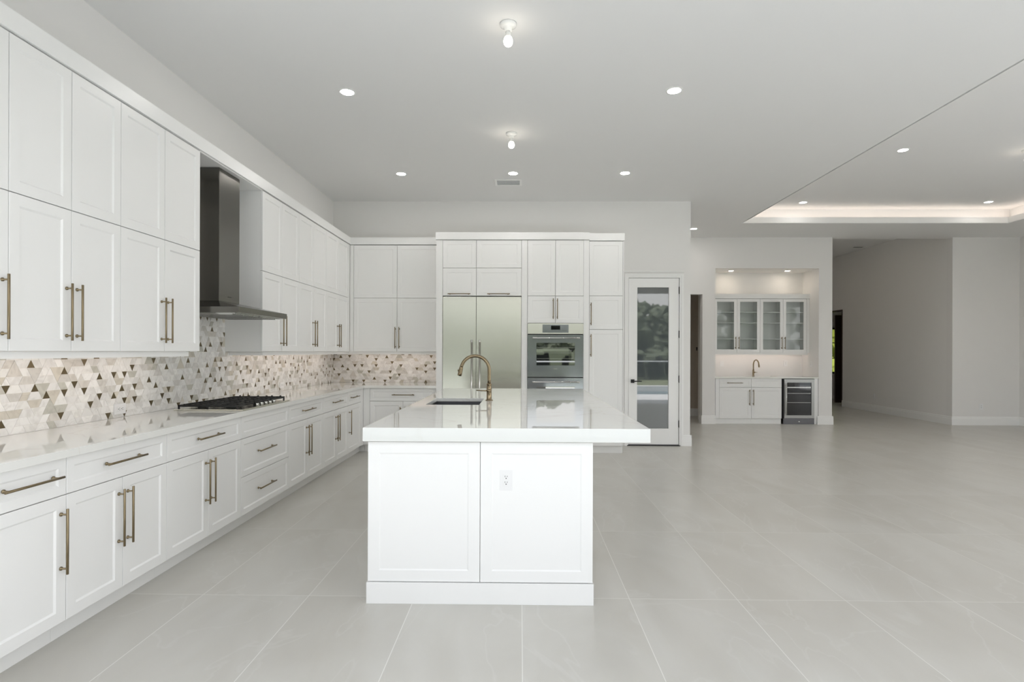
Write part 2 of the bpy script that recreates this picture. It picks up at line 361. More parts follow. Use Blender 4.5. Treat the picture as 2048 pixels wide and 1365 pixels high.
# ------------------------------------------------------------------ pantry glass door
mb = MB()
def casing(mb, x0, x1, zt, y, w, t):
    mb.box(x0 - w, x0, y - t, y, 0, zt + w); mb.box(x1, x1 + w, y - t, y, 0, zt + w); mb.box(x0, x1, y - t, y, zt, zt + w)
casing(mb, 1.600, 2.392, 2.528, 8.549, .022, .022); casing(mb, 1.578, 2.414, 2.550, 8.549, .012, .014); casing(mb, 1.566, 2.426, 2.562, 8.549, .045, .02)
mb2 = MB()
w_ = .055
mb = MB()
mb.box(1.601, 1.617, 8.535, 8.70, 0, 2.527).box(2.375, 2.391, 8.535, 8.70, 0, 2.527).box(1.617, 2.375, 8.535, 8.70, 2.512, 2.527)
for (a, b, z, w, t) in ((1.601, 2.391, 2.527, .014, .016), (1.587, 2.405, 2.541, .030, .022)):
    mb.box(a - w, a, 8.549 - t, 8.549, 0, z + w).box(b, b + w, 8.549 - t, 8.549, 0, z + w).box(a, b, 8.549 - t, 8.549, z, z + w)
mb.box(1.545, 2.447, 8.530, 8.549, 2.600, 2.612)
struct(mb.build('trim_2', 'trim', bevel=.002))
dr = thing('door_1', 'white pantry door with one tall dark reflective glass panel, right of the tall cabinets', 'door', (1.623, 8.552, .018)); 
dr['kind'] = 'structure'
DW, DH = .746, 2.49
mb = MB(); mb.frame_slab((0, DW, 0, DH), (.127, .596, .239, 2.353), 0, .04, fn=lambda x, y, z: (x, z, y)); mb.build('leaf', 'trim', dr, bevel=.003)
B(.124, .599, .018, .026, .236, 2.356).build('glass_panel', 'doorglass', dr)
mb = MB(); mb.box(.033, .085, -.012, 0, .922, .974); mb.lathe([(.009, -.05), (.009, -.012)], (.059, 0, .948), 'y', 16); mb.box(.05, .185, -.06, -.048, .940, .956)
mb.build('lever_handle', 'black', dr, bevel=.001)
for z in (2.308, 1.651, .981, .311):
    MB().lathe([(.007, -.055), (.007, .055)], (DW + .005, -.008, z), 'z', 12).box(DW - .004, DW + .004, -.004, 0, z - .05, z + .05).build('hinge', 'black', dr)
B(1.60, 2.39, 8.53, 8.60, 0, .012).build('door_sill', 'slot')['kind'] = 'structure'

# ------------------------------------------------------------------ cabinet parts
def door_mb(w, h, t=.02, st=.057, rec=None, bw=.0085):
    rec = rec or REC; mb = MB(); st = min(st, w * .3, h * .34)
    o = [(0, 0), (w, 0), (w, h), (0, h)]; i = [(st, st), (w - st, st), (w - st, h - st), (st, h - st)]
    s2 = st + bw; j = [(s2, s2), (w - s2, s2), (w - s2, h - s2), (s2, h - s2)]
    e = .0016; oo = [(e, e), (w - e, e), (w - e, h - e), (e, h - e)]
    P = lambda q, y: (q[0], y, q[1])
    for k in range(4):
        n = (k + 1) % 4
        mb.face([P(o[k], t), P(o[n], t), P(o[n], e), P(o[k], e)])
        mb.face([P(o[k], e), P(o[n], e), P(oo[n], 0), P(oo[k], 0)])
        mb.face([P(oo[k], 0), P(oo[n], 0), P(i[n], 0), P(i[k], 0)])
        mb.face([P(i[k], 0), P(i[n], 0), P(j[n], rec), P(j[k], rec)])
    mb.face([P(q, rec) for q in j]); mb.face([P(q, t) for q in o[::-1]])
    return mb
def handle_mb(L, horiz=False):
    mb = MB(); off = .034; ins = .027; r = .006
    ax = 'x' if horiz else 'z'
    c = (0, -off, 0)
    mb.lathe([(r - .001, -L / 2), (r, -L / 2 + .001), (r, L / 2 - .001), (r - .001, L / 2)], c, ax, 16)
    for s in (-1, 1):
        p = s * (L / 2 - ins); q = (p, 0, 0) if horiz else (0, 0, p)
        mb.lathe([(.0042, -off), (.0042, -.007), (.009, -.006), (.009, -.0005)], q, 'y', 16)
    return mb
HM = {}
def handle(parent, x, z, L=.31, horiz=False, y=0):
    k = (round(L, 3), horiz)
    if k not in HM:
        o = handle_mb(L, horiz).build('handle', 'brass', parent, (x, y, z)); HM[k] = o.data
    else:
        o = bpy.data.objects.new('handle', HM[k]); COL.objects.link(o); o.parent = parent; o.location = (x, y, z)
    o['label'] = 'slim aged brass bar handle'; return o
G = .0022; REC = .0075
def front(root, kind, x0, x1, z0, z1, hd=None, st=.057):
    w, h = x1 - x0 - 2 * G, z1 - z0 - 2 * G
    p = door_mb(w, h, st=st if kind == 'door' else .045).build(kind, 'cab', root, (x0 + G, 0, z0 + G))
    if hd:
        if hd[0] == 'v': handle(p, hd[1] - x0 - G, hd[2] - z0 - G, hd[3] if len(hd) > 3 else .31)
        else: handle(p, hd[1] - x0 - G, hd[2] - z0 - G, hd[3] if len(hd) > 3 else .31, True)
    return p
def cabinet(name, label, loc, rz, w, depth, zb, zt, fronts, toe=0, fill=(), cat='cabinet', group=None, body0=.0):
    r = thing(name, label, cat, loc, rz, group)
    mb = MB(); mb.box(.0008, w - .0008, .050, depth, zb, zt).box(.0008, .0125, .0212, .0499, zb, zt).box(w - .0125, w - .0008, .0212, .0499, zb, zt).box(.0126, w - .0126, .0212, .0499, zb, zb + .012)
    for (a, b) in fill: mb.box(a + .0008, b - .0008, 0, .0210, zb, zt)
    mb.build('body', 'cab', r)
    if toe: B(.0005, w - .0005, toe, depth, 0, zb - .0005).build('toe_kick', 'cab', r)
    for f in fronts: front(r, *f)
    return r

# --- left run, lower cabinets (front faces +X at X=-2.17)
XF, HB = -2.17, pi / 2
Zb, Zg, Zt = .106, .710, .890
def lower(label, y0, y1, fr, fill=()):
    w = y1 - y0; return cabinet('base_cabinet', label, (XF, y0, 0), HB, w, .648, Zb, Zt, fr(w), toe=.076, fill=fill, group=None)
def two(w, hx=None): return [('drawer', 0, w, Zg, Zt, ('h', w / 2, .805)), ('door', 0, w / 2, Zb, Zg, ('v', w / 2 - .035, .495)), ('door', w / 2, w, Zb, Zg, ('v', w / 2 + .035, .495))]
lower('narrow white base cabinet with one door and one drawer at the left edge', 2.24, 2.697,
      lambda w: [('drawer', 0, w, Zg, Zt, ('h', w / 2 + .02, .805)), ('door', 0, w, Zb, Zg, ('v', w - .035, .495))])
lower('white two-door base cabinet with a drawer, next to the narrow cabinet at the left edge', 2.697, 3.474, two)
lower('white two-door base cabinet with a drawer, just before the three-drawer cabinet', 3.474, 4.403, two)
lower('white base cabinet of three drawer fronts below the cooktop, top one without handle', 4.403, 5.323,
      lambda w: [('drawer', 0, w, Zg, Zt), ('drawer', 0, w, .408, Zg, ('h', w / 2 - .04, .575)), ('drawer', 0, w, Zb, .408, ('h', w / 2 - .04, .265))])
lower('white two-door base cabinet with a drawer, just beyond the three-drawer cabinet', 5.323, 6.255, two)
lower('white two-door base cabinet, second from the inner corner of the left run', 6.255, 7.157, two)
lower('white single-door base cabinet, last before the inner corner of the left run', 7.157, 7.744,
      lambda w: [('drawer', 0, w, Zg, Zt, ('h', w / 2 - .04, .805)), ('door', 0, w, Zb, Zg, ('v', .046, .495))])
# corner filler + back run base
c = cabinet('base_cabinet', 'white base cabinet with a wide drawer against the back wall, behind the island sink', (-2.168, 7.86, 0), 0, 1.008, .688, Zb, Zt,
        [('drawer', .087, 1.006, Zg, Zt, ('h', .555, .80)), ('door', .087, .549, Zb, Zg, ('v', .515, .48)), ('door', .549, 1.006, Zb, Zg, ('v', .583, .48))], toe=.076, fill=((0, .087),))
f = tag(MB().box(-2.188, -2.170, 7.745, 7.86, Zb, Zt).box(-2.25, -2.246, 7.745, 7.935, 0, Zb).box(-2.2459, -2.169, 7.936, 7.94, 0, Zb).build('corner_filler', 'cab'), 'white filler strip closing the inner corner between the left and back base cabinets', 'filler panel')

# --- left run, uppers (front at X=-2.455)
UX, UB, UG, UT = -2.455, 1.394, 2.165, 2.930
def upper(label, y0, y1, nd, handles):
    w = y1 - y0; fr = []
    for k in range(nd):
        a, b = w * k / nd, w * (k + 1) / nd
        hx = handles[k]
        fr.append(('door', a, b, UB, UG, ('v', (b - .036 if hx > 0 else a + .036), 1.607) if hx else None)); fr.append(('door', a, b, UG, UT))
    return cabinet('upper_cabinet', label, (UX, y0, 0), HB, w, .362, UB, UT, fr)
upper('tall narrow white wall cabinet with one handle, nearest the camera at the left edge', 2.24, 2.698, 1, (1,))
upper('tall white wall cabinet with two pairs of doors, second from the left edge', 2.698, 3.465, 2, (1, -1))
upper('tall white wall cabinet with two pairs of doors, directly before the range hood', 3.465, 4.330, 2, (1, -1))
upper('tall white wall cabinet with handles half hidden behind the range hood canopy', 5.388, 6.288, 2, (1, -1))
upper('tall white wall cabinet in the middle between the range hood and the corner', 6.288, 7.188, 2, (1, -1))
upper('tall white wall cabinet on the left wall, last before the corner', 7.188, 8.088, 2, (1, -1))
G = .0023; REC = .0030
cabinet('upper_cabinet', 'tall white wall cabinet on the back wall between the corner and the steel refrigerator', (-2.453, 8.17, 0), 0, 1.297, .376, UB, UT,
        [('door', .052, .679, UB, UG, ('v', .657, 1.595)), ('door', .679, 1.296, UB, UG, ('v', .714, 1.595)), ('door', .052, .679, UG, UT), ('door', .679, 1.296, UG, UT)], fill=((0, .052),))
tag(B(-2.475, -2.456, 8.089, 8.169, UB, UT).build('corner_filler', 'cab'), 'white filler strip in the corner between left and back wall cabinets', 'filler panel')
# crown fascia L shape
tag(B(-2.816, -2.442, 2.24, 8.155, UT + .006, 3.036).build('crown_fascia', 'cab'), 'plain white crown board running along the tops of the left wall cabinets', 'crown moulding')
tag(B(-2.816, -1.163, 8.1552, 8.548, UT + .006, 3.036).build('crown_fascia', 'cab'), 'white crown board on the corner wall cabinet, left of the refrigerator', 'crown moulding')
for (lab, a, b) in (('white light rail under the near group of wall cabinets, left of the range hood', 2.24, 4.245), ('white light rail under the wall cabinets beyond the range hood and round the corner', 5.47, 8.19)):
    mb = MB(); mb.box(-2.51, -2.490, a, b, 1.357, UB - .001).box(-2.818, -2.51, b - .018, b, 1.357, UB - .001) if b < 5 else mb.box(-2.51, -2.490, a, b, 1.357, UB - .001).box(-2.818, -2.51, a, a + .018, 1.357, UB - .001).box(-2.490, -1.157, 8.19, 8.21, 1.357, UB - .001)
    tag(mb.build('light_rail', 'cab'), lab, 'light rail')
for (lab, q) in (('warm light strip beneath the near wall cabinets', (-2.516, -2.5105, 2.3, 4.2)), ('warm light strip beneath the wall cabinets beyond the hood', (-2.516, -2.5105, 5.55, 8.15))):
    tag(B(q[0], q[1], q[2], q[3], UB - .022, UB - .002).build('light_strip', 'strip'), lab, 'light strip')
tag(B(-2.48, -1.2, 8.2105, 8.216, UB - .022, UB - .002).build('light_strip', 'strip'), 'warm light strip beneath the wall cabinets on the back wall', 'light strip')

# --- countertop L
mb = MB(); CT0, CT1 = .8915, .930
P_ = [(-2.818, 2.22), (-2.143, 2.22), (-2.143, 7.825), (-1.156, 7.825), (-1.156, 8.548), (-2.818, 8.548)]
mb.face([(x, y, CT1) for x, y in P_]); mb.face([(x, y, CT0) for x, y in P_[::-1]])
for k in range(6):
    a, b = P_[k], P_[(k + 1) % 6]; mb.face([(*a, CT0), (*b, CT0), (*b, CT1), (*a, CT1)])
tag(mb.build('countertop', 'quartz', bevel=.002), 'glossy white quartz L-shaped countertop along the left wall and into the corner', 'countertop')

# --- mosaic backsplash
def mosaic():
    s, hh, gap = .0535, .0463, .0007
    mb = MB(); tint = []
    def clip(poly, x0, x1, z0, z1):
        for (ax, v, sg) in ((0, x0, 1), (0, x1, -1), (1, z0, 1), (1, z1, -1)):
            out = []
            for i in range(len(poly)):
                p, q = poly[i], poly[(i + 1) % len(poly)]; dp, dq = sg * (p[ax] - v), sg * (q[ax] - v)
                if dp >= 0: out.append(p)
                if dp * dq < 0:
                    t = dp / (dp - dq); out.append((p[0] + t * (q[0] - p[0]), p[1] + t * (q[1] - p[1])))
            poly = out
            if len(poly) < 3: return []
        return poly
    def inset(poly, d):
        n = len(poly); out = []
        ar = sum(poly[i][0] * poly[(i + 1) % n][1] - poly[(i + 1) % n][0] * poly[i][1] for i in range(n))
        if ar < 0: poly = poly[::-1]
        for i in range(n):
            a, b, c = Vector(poly[i - 1]), Vector(poly[i]), Vector(poly[(i + 1) % n])
            e1, e2 = (b - a).normalized(), (c - b).normalized(); n1, n2 = Vector((-e1.y, e1.x)), Vector((-e2.y, e2.x))
            den = 1 + n1.dot(n2); out.append(tuple(b + (n1 + n2) * (d / den)))
        return out
    whites = [(.86, .85, .83), (.82, .81, .79), (.85, .84, .81), (.80, .79, .77), (.88, .87, .85)]
    greys = [(.66, .64, .60), (.68, .65, .60), (.57, .56, .50), (.72, .70, .67), (.66, .62, .54)]
    def panel(u0, u1, z0, z1f, place, ztop):
        nr = int((ztop - z0) / hh) + 2; k0, k1 = int(u0 / s * 2) - 4, int(u1 / s * 2) + 2
        used = set(); bl = []
        for r in range(nr):
            for k in range(k0, k1):
                if (r, k) in used: continue
                upt = (k + r) % 2 == 0; q = random.random(); brass = False
                X = lambda kk: kk * s / 2; Z = lambda rr: z0 - .004 + rr * hh
                free = lambda *c: all(x not in used for x in c)
                poly = None
                if upt and q < .16 and free((r, k + 1), (r, k + 2), (r + 1, k + 1)):
                    poly = [(X(k), Z(r)), (X(k + 4), Z(r)), (X(k + 2), Z(r + 2))]; used |= {(r, k), (r, k + 1), (r, k + 2), (r + 1, k + 1)}
                elif not upt and .16 < q < .30 and free((r + 1, k), (r + 1, k - 1), (r + 1, k + 1)):
                    poly = [(X(k + 1), Z(r)), (X(k + 3), Z(r + 2)), (X(k - 1), Z(r + 2))]; used |= {(r, k), (r + 1, k - 1), (r + 1, k), (r + 1, k + 1)}
                elif q < .56 and free((r, k + 1), (r, k + 2)):
                    used |= {(r, k), (r, k + 1), (r, k + 2)}
                    poly = [(X(k), Z(r)), (X(k + 4), Z(r)), (X(k + 3), Z(r + 1)), (X(k + 1), Z(r + 1))] if upt else [(X(k + 1), Z(r)), (X(k + 3), Z(r)), (X(k + 4), Z(r + 1)), (X(k), Z(r + 1))]
                elif q < .80 and free((r, k + 1)):
                    used |= {(r, k), (r, k + 1)}
                    poly = [(X(k), Z(r)), (X(k + 2), Z(r)), (X(k + 3), Z(r + 1)), (X(k + 1), Z(r + 1))] if upt else [(X(k + 1), Z(r)), (X(k + 3), Z(r)), (X(k + 2), Z(r + 1)), (X(k), Z(r + 1))]
                else:
                    used.add((r, k)); poly = [(X(k), Z(r)), (X(k + 2), Z(r)), (X(k + 1), Z(r + 1))] if upt else [(X(k + 1), Z(r)), (X(k + 2), Z(r + 1)), (X(k), Z(r + 1))]
                    cx_, cz_ = X(k + 1), Z(r + .5)
                    brass = random.random() < .80 and all((cx_ - a) ** 2 + (cz_ - b) ** 2 > .0075 for a, b in bl[-40:])
                    if brass: bl.append((cx_, cz_))
                zt = z1f((X(k) + X(k + 2)) / 2)
                poly = clip(inset(poly, gap), u0, u1, z0, zt)
                if not poly: continue
                c = random.choice(whites) if random.random() < .70 else random.choice(greys)
                j = random.uniform(.95, 1.05); c = tuple(x * j for x in c)
                n = len(poly); T = [place(u, z, .006) for u, z in poly]; L_ = [place(u, z, .0045) for u, z in poly]
                mi = 1 if brass else 0
                mb.face(T, mi); tint.append(c)
                for i in range(n): mb.face([L_[i], L_[(i + 1) % n], T[(i + 1) % n], T[i]], mi); tint.append(c)
    panel(2.22, 8.543, .931, lambda u: 1.80 if 4.335 < u < 5.384 else 1.392, lambda u, z, d: (-2.8195 + d, u, z), 1.80)
    panel(-2.812, -1.157, .931, lambda u: 1.392, lambda u, z, d: (u, 8.5495 - d, z), 1.392)
    for q in ((-2.8195, -2.8150, 2.22, 8.549, .931, 1.392), (-2.8195, -2.8150, 4.333, 5.386, 1.392, 1.80), (-2.815, -1.157, 8.545, 8.5495, .931, 1.392)):
        mb.box(*q, 2); tint.extend([(.7, .7, .7)] * 6)
    me = bpy.data.meshes.new('backsplash'); me.from_pydata(mb.v, [], mb.f)
    for k in ('mosaic', 'brasstile', 'grout'): me.materials.append(M[k])
    me.polygons.foreach_set('material_index', mb.m)
    at = me.color_attributes.new('tint', 'FLOAT_COLOR', 'CORNER'); buf = []
    for p, c in zip(me.polygons, tint): buf += list(c + (1,)) * p.loop_total
    at.data.foreach_set('color', buf); me.update()
    o = bpy.data.objects.new('backsplash', me); COL.objects.link(o); return o
tag(mosaic(), 'marble mosaic backsplash of small triangles in white, beige and bronze above the left counter', 'backsplash')

# --- range hood
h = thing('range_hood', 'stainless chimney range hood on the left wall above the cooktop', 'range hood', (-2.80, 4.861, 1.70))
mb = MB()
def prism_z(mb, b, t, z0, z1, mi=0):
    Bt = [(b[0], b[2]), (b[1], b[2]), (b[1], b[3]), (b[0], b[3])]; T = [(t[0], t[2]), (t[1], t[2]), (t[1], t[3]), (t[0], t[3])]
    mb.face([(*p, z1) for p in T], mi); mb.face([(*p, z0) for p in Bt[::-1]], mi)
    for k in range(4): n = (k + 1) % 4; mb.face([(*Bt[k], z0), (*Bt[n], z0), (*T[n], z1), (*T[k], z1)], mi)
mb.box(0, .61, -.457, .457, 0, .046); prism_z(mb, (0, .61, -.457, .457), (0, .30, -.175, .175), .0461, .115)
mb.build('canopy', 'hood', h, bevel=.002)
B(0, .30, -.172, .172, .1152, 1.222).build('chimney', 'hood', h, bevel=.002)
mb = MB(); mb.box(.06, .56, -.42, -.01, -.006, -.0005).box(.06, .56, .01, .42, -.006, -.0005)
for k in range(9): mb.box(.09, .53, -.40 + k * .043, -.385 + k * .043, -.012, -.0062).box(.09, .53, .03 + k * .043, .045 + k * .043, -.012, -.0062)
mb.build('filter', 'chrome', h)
mb = MB(); mb.box(.3005, .3015, -.03, .03, .157, .163); mb.build('nameplate', 'slot', h)
# lid bridging the hood recess
tag(B(-2.816, -2.46, 4.332, 5.386, 2.926, 2.9355).build('recess_lid', 'cab'), 'white panel closing the top of the recess above the hood chimney', 'panel')

# --- cooktop
k = thing('gas_cooktop', 'stainless gas cooktop with black cast iron grates on the left counter', 'cooktop', (-2.43, 4.861, .9305))
mb = MB(); mb.box(-.27, .27, -.457, .457, 0, .012); mb.build('steel_tray', 'steel', k, bevel=.003)
def grate(y0, y1):
    mb = MB(); z0, z1 = .030, .045; b = .011
    x0, x1 = -.245, .225
    for y in (y0, y1 - b): mb.box(x0, x1, y, y + b, z0, z1)
    for x in (x0, x1 - b): mb.box(x, x + b, y0, y1, z0, z1)
    ym = (y0 + y1) / 2; mb.box(x0, x1, ym - b / 2, ym + b / 2, z0, z1)
    for x in (-.155, -.075, .01, .06, .14): mb.box(x, x + b, y0, y1, z0, z1)
    for x in (x0, -.02, x1 - b):
        for y in (y0, y1 - b): mb.box(x, x + b, y, y + b, .0125, z0)
    for x in (-.2, -.115, -.03, .05, .1, .18):
        for y in (y0 - .002, y1 - b + .002): mb.box(x, x + .014, y, y + b, z1, z1 + .008)
    return mb
for (a, b) in ((-.445, -.155), (-.148, .148), (.155, .445)): grate(a, b).build('grate', 'iron', k, bevel=.001, seg=1)
for (x, y, r) in ((-.13, -.30, .035), (.11, -.30, .045), (-.01, 0, .055), (-.13, .30, .045), (.11, .30, .035)):
    mb = MB().lathe([(r * 1.15, .0125), (r * 1.1, .02), (r, .022), (r, .028), (r * .8, .0295), (0.001, .0295)], (x, y, 0), 'z', 28); mb.build('burner', 'black', k)
for i in range(5):
    MB().lathe([(.017, .0125), (.016, .034), (.014, .036), (.001, .036)], (.247, -.16 + i * .08, 0), 'z', 20).build('knob', 'chrome', k)

# --- outlets
def outlet(name, label, loc, rz, horiz=False, kind='duplex', cat='outlet'):
    r = thing(name, label, cat, loc, rz)
    w, hgt = (.0575, .0365) if horiz else (.0365, .0575)
    B(-w, w, -.006, 0, -hgt, hgt).build('plate', 'plastic', r, bevel=.0015)
    w2, h2 = (.033, .0165) if horiz else (.0165, .033)
    B(-w2, w2, -.0085, -.0062, -h2, h2).build('receptacle' if kind == 'duplex' else 'rocker', 'plastic', r, bevel=.001)
    if kind == 'duplex':
        mb = MB()
        for s in (-1, 1):
            for (a, b, ww, hh) in ((-.006, .006, .0012, .0045), (.006, .006, .0012, .0035), (0, -.005, .0026, .0026)):
                a, b = (a, b + s * .016)
                if horiz: a, b = b, -a
                q = (hh, ww) if horiz else (ww, hh)
                mb.box(a - q[0], a + q[0], -.0092, -.0086, b - q[1], b + q[1])
        mb.build('slots', 'slot', r)
    return r
outlet('outlet', 'white outlet laid horizontally low on the mosaic, left of the cooktop', (-2.8125, 3.96, .990), HB, True)
outlet('outlet', 'white duplex outlet low on the mosaic beyond the cooktop', (-2.8125, 6.68, .998), HB, True)

# ------------------------------------------------------------------ tall wall: fridge, ovens, pantry
TYF = 7.795
r = thing('refrigerator_cabinet', 'white cabinet surround with four short doors over the steel refrigerator', 'cabinet', (-1.153, TYF, 0))
mb = MB(); mb.box(0, .086, 0, .752, 0, UT); mb.box(1.169, 1.2465, 0, .752, 0, UT); mb.box(.0865, 1.1685, .050, .752, 2.168, UT); mb.build('body', 'cab', r)
for (a, b, hx) in ((.087, .549, .316), (.549, 1.168, .856)):
    front(r, 'door', a, b, 2.545, UT + .001); front(r, 'door', a, b, 2.163, 2.545, ('h', hx, 2.19))
f = thing('refrigerator', 'tall built-in stainless steel refrigerator with two unequal doors', 'refrigerator', (-1.066, TYF, 0))
B(.002, 1.079, .03, .72, .10, 2.156).build('body', 'slot', f); B(.01, 1.07, .05, .70, 0, .098).build('toe_grille', 'steel', f)
d1 = B(.003, .4595, -.004, .028, .105, 2.153).build('door', 'steel', f, bevel=.003); d2 = B(.4635, 1.078, -.004, .028, .105, 2.153).build('door', 'steel', f, bevel=.003)
def bar(p, x, z0, z1, y0):
    mb = MB(); mb.lathe([(.012, z0), (.013, z0 + .001), (.013, z0 + .045), (.0105, z0 + .046), (.0105, z1 - .046), (.013, z1 - .045), (.013, z1 - .001), (.012, z1)], (x, y0, 0), 'z', 20)
    for z in (z0 + .022, z1 - .022): mb.lathe([(.009, y0), (.009, -.0045)], (x, 0, z), 'y', 16)
    return mb.build('handle', 'chrome', p)
bar(d1, .403, .52, 1.56, -.055); bar(d2, .512, .52, 1.56, -.055)

r = thing('oven_cabinet', 'white tall cabinet with four doors above and around the double wall oven', 'cabinet', (.094, TYF, 0))
mb = MB(); mb.box(.001, .004, .0, .752, 0, UT); mb.box(.769, .843, 0, .752, 0, UT); mb.box(.0045, .7685, .050, .752, 1.793, UT); mb.box(.0045, .7685, .022, .752, .06, .43); mb.box(.0045, .7685, .70, .752, .431, 1.792); mb.build('body', 'cab', r)
for (a, b, hx) in ((.004, .384, .354), (.384, .769, .411)):
    front(r, 'door', a, b, UG, UT + .001); front(r, 'door', a, b, 1.792, UG, ('v', hx, 1.988, .28))
front(r, 'drawer', .004, .769, .105, .43, ('h', .385, .36))
o = thing('wall_oven', 'stainless double wall oven with a digital display, built into the white cabinets', 'oven', (.100, TYF, .435))
Wd = .760; z = lambda v: v - .435
B(.003, Wd - .003, .012, .69, .001, 1.353).build('body', 'slot', o)
cp = B(0, Wd, -.016, .011, z(1.645), z(1.789)).build('control_panel', 'steel', o, bevel=.002)
B(.203, .558, -.0185, -.0163, z(1.662), z(1.773)).build('key_panel', 'ovendoor', cp)
B(.319, .442, -.0200, -.0187, z(1.703), z(1.757)).build('display', 'blackglass', cp)
mb = MB()
for i in range(5):
    for j in range(5): mb.box(.222 + i * .018, .229 + i * .018, -.0192, -.0186, z(1.682 + j * .018), z(1.6845 + j * .018))
mb.build('buttons', 'slot', cp); mb = MB()
for j in range(4): mb.box(.47, .535, -.0192, -.0186, z(1.69 + j * .02), z(1.692 + j * .02))
bt = mb.build('buttons', 'slot', cp)
def oven_door(z0, z1, wz0, wz1, hz, plate=True):
    mb = MB(); mb.frame_slab((0, Wd, z0, z1), (.122, .645, wz0, wz1), -.016, .011, fn=lambda x, y, q: (x, q, y)); d = mb.build('oven_door', 'ovendoor', o)
    B(.120, .647, -.010, -.006, wz0 - .002, wz1 + .002).build('window', 'ovenglass', d)
    mb = MB()
    mb.lathe([(.011, .066), (.012, .067), (.012, .125), (.0095, .126), (.0095, .66), (.012, .661), (.012, .708), (.011, .709)], (0, -.062, hz), 'x', 20)
    for x in (.10, .685): mb.lathe([(.008, -.062), (.008, -.0165)], (x, 0, hz), 'y', 14)
    mb.build('handle', 'chrome', d)
    mb = MB()
    for q in (.3, .55, .78):
        zz = wz0 + (wz1 - wz0) * q; mb.box(.13, .637, -.0112, -.0102, zz, zz + .003)
    mb.build('rack', 'chrome', d)
    if plate: B(.352, .407, -.0172, -.0162, wz0 - .050, wz0 - .042).build('nameplate', 'chrome', d)
oven_door(z(1.058), z(1.632), z(1.215), z(1.524), z(1.590)); oven_door(z(.470), z(1.045), z(.62), z(.925), z(.991), False)

cabinet('pantry_cabinet', 'tall white pantry cabinet with three stacked doors, between the ovens and the glass door', (.938, 7.862, 0), 0, .484, .687, Zb, UT,
        [('door', .009, .471, Zb, 1.710, ('v', .033, 1.491)), ('door', .009, .471, 1.710, 2.174, ('v', .033, 1.9225)), ('door', .009, .471, 2.174, UT)], toe=.06, fill=((0, .009), (.471, .484)))
tag(B(-1.162, .942, 7.780, 8.549, UT + .004, 3.034).build('crown_fascia', 'cab', bevel=.002), 'plain white crown board above the refrigerator and oven cabinets', 'crown moulding')
tag(B(.943, 1.430, 7.850, 8.549, UT + .004, 3.034).build('crown_fascia', 'cab', bevel=.002), 'short white crown board above the pantry cabinet, set slightly back', 'crown moulding')

# ------------------------------------------------------------------ island
isl = thing('kitchen_island', 'large white kitchen island with panelled end facing the camera', 'island', (-.847, 3.160, 0))
IW, IL, IZ0, IZ1 = 1.253, 3.33, .902, .978
mb = MB(); mb.frame_slab((.02, IW - .02, .02, IL - .02), (.07, .60, 1.20, 2.10), .118, .8995)
mb.box(.071, .599, 1.201, 2.099, .118, .60); mb.build('body', 'cab', isl)
mb = MB(); mb.box(-.003, IW + .003, -.012, .0, 0, .116).box(-.003, .0, 0, IL, 0, .116).box(IW, IW + .003, 0, IL, 0, .116).box(0, IW, 0, IL, 0, .115); mb.build('plinth', 'cab', isl, bevel=.001, seg=1)
for (a, b) in ((0, .627), (.627, IW)): door_mb(b - a - .003, .778, st=.062).build('end_panel', 'cab', isl, (a + .0015, 0, .1195))
for i in range(4):
    w = (IL - .04) / 4
    p = door_mb(w - .003, .778, t=.019).build('side_panel', 'cab', isl, (IW, .02 + i * w + .0015, .1195), (0, 0, pi / 2))
    p = door_mb(w - .003, .778, t=.019).build('side_panel', 'cab', isl, (0, .02 + (i + 1) * w - .0015, .1195), (0, 0, -pi / 2))
ct = MB(); q4 = lambda x0, x1, y0, y1: [(x0, y0), (x1, y0), (x1, y1), (x0, y1)]
Oq, Iq, Hq, zm = q4(-.869, .716, 3.135, 6.56), q4(-.842, .689, 3.162, 6.533), q4(-.752, -.325, 4.51, 5.15), IZ1 - .030
def ring(A, za, B_, zb_):
    for k in range(4): n = (k + 1) % 4; ct.face([(*A[k], za), (*A[n], za), (*B_[n], zb_), (*B_[k], zb_)])
ring(Oq, IZ1, Hq, IZ1); ring(Oq, IZ0, Oq, IZ1); ring(Oq, IZ0, Iq, IZ0); ring(Iq, IZ0, Iq, zm); ring(Iq, zm, Hq, zm); ring(Hq, zm, Hq, IZ1)
tag(ct.build('island_countertop', 'quartz', bevel=.003), 'thick glossy white quartz slab on the island, overhanging on the right', 'countertop')
mb = MB(); s0, s1, t0, t1 = -.757, -.320, 4.505, 5.155
mb.frame_slab((s0 - .012, s1 + .012, t0 - .012, t1 + .012), (s0, s1, t0, t1), .700, IZ1 - .0315); mb.box(s0 - .012, s1 + .012, t0 - .012, t1 + .012, .688, .700)
mb.lathe([(.04, .7005), (.042, .703), (.03, .7035), (.001, .702)], ((s0 + s1) / 2, (t0 + t1) / 2, 0), 'z', 24)
tag(mb.build('sink', 'sinksteel'), 'rectangular undermount steel sink sunk in the island top', 'sink')

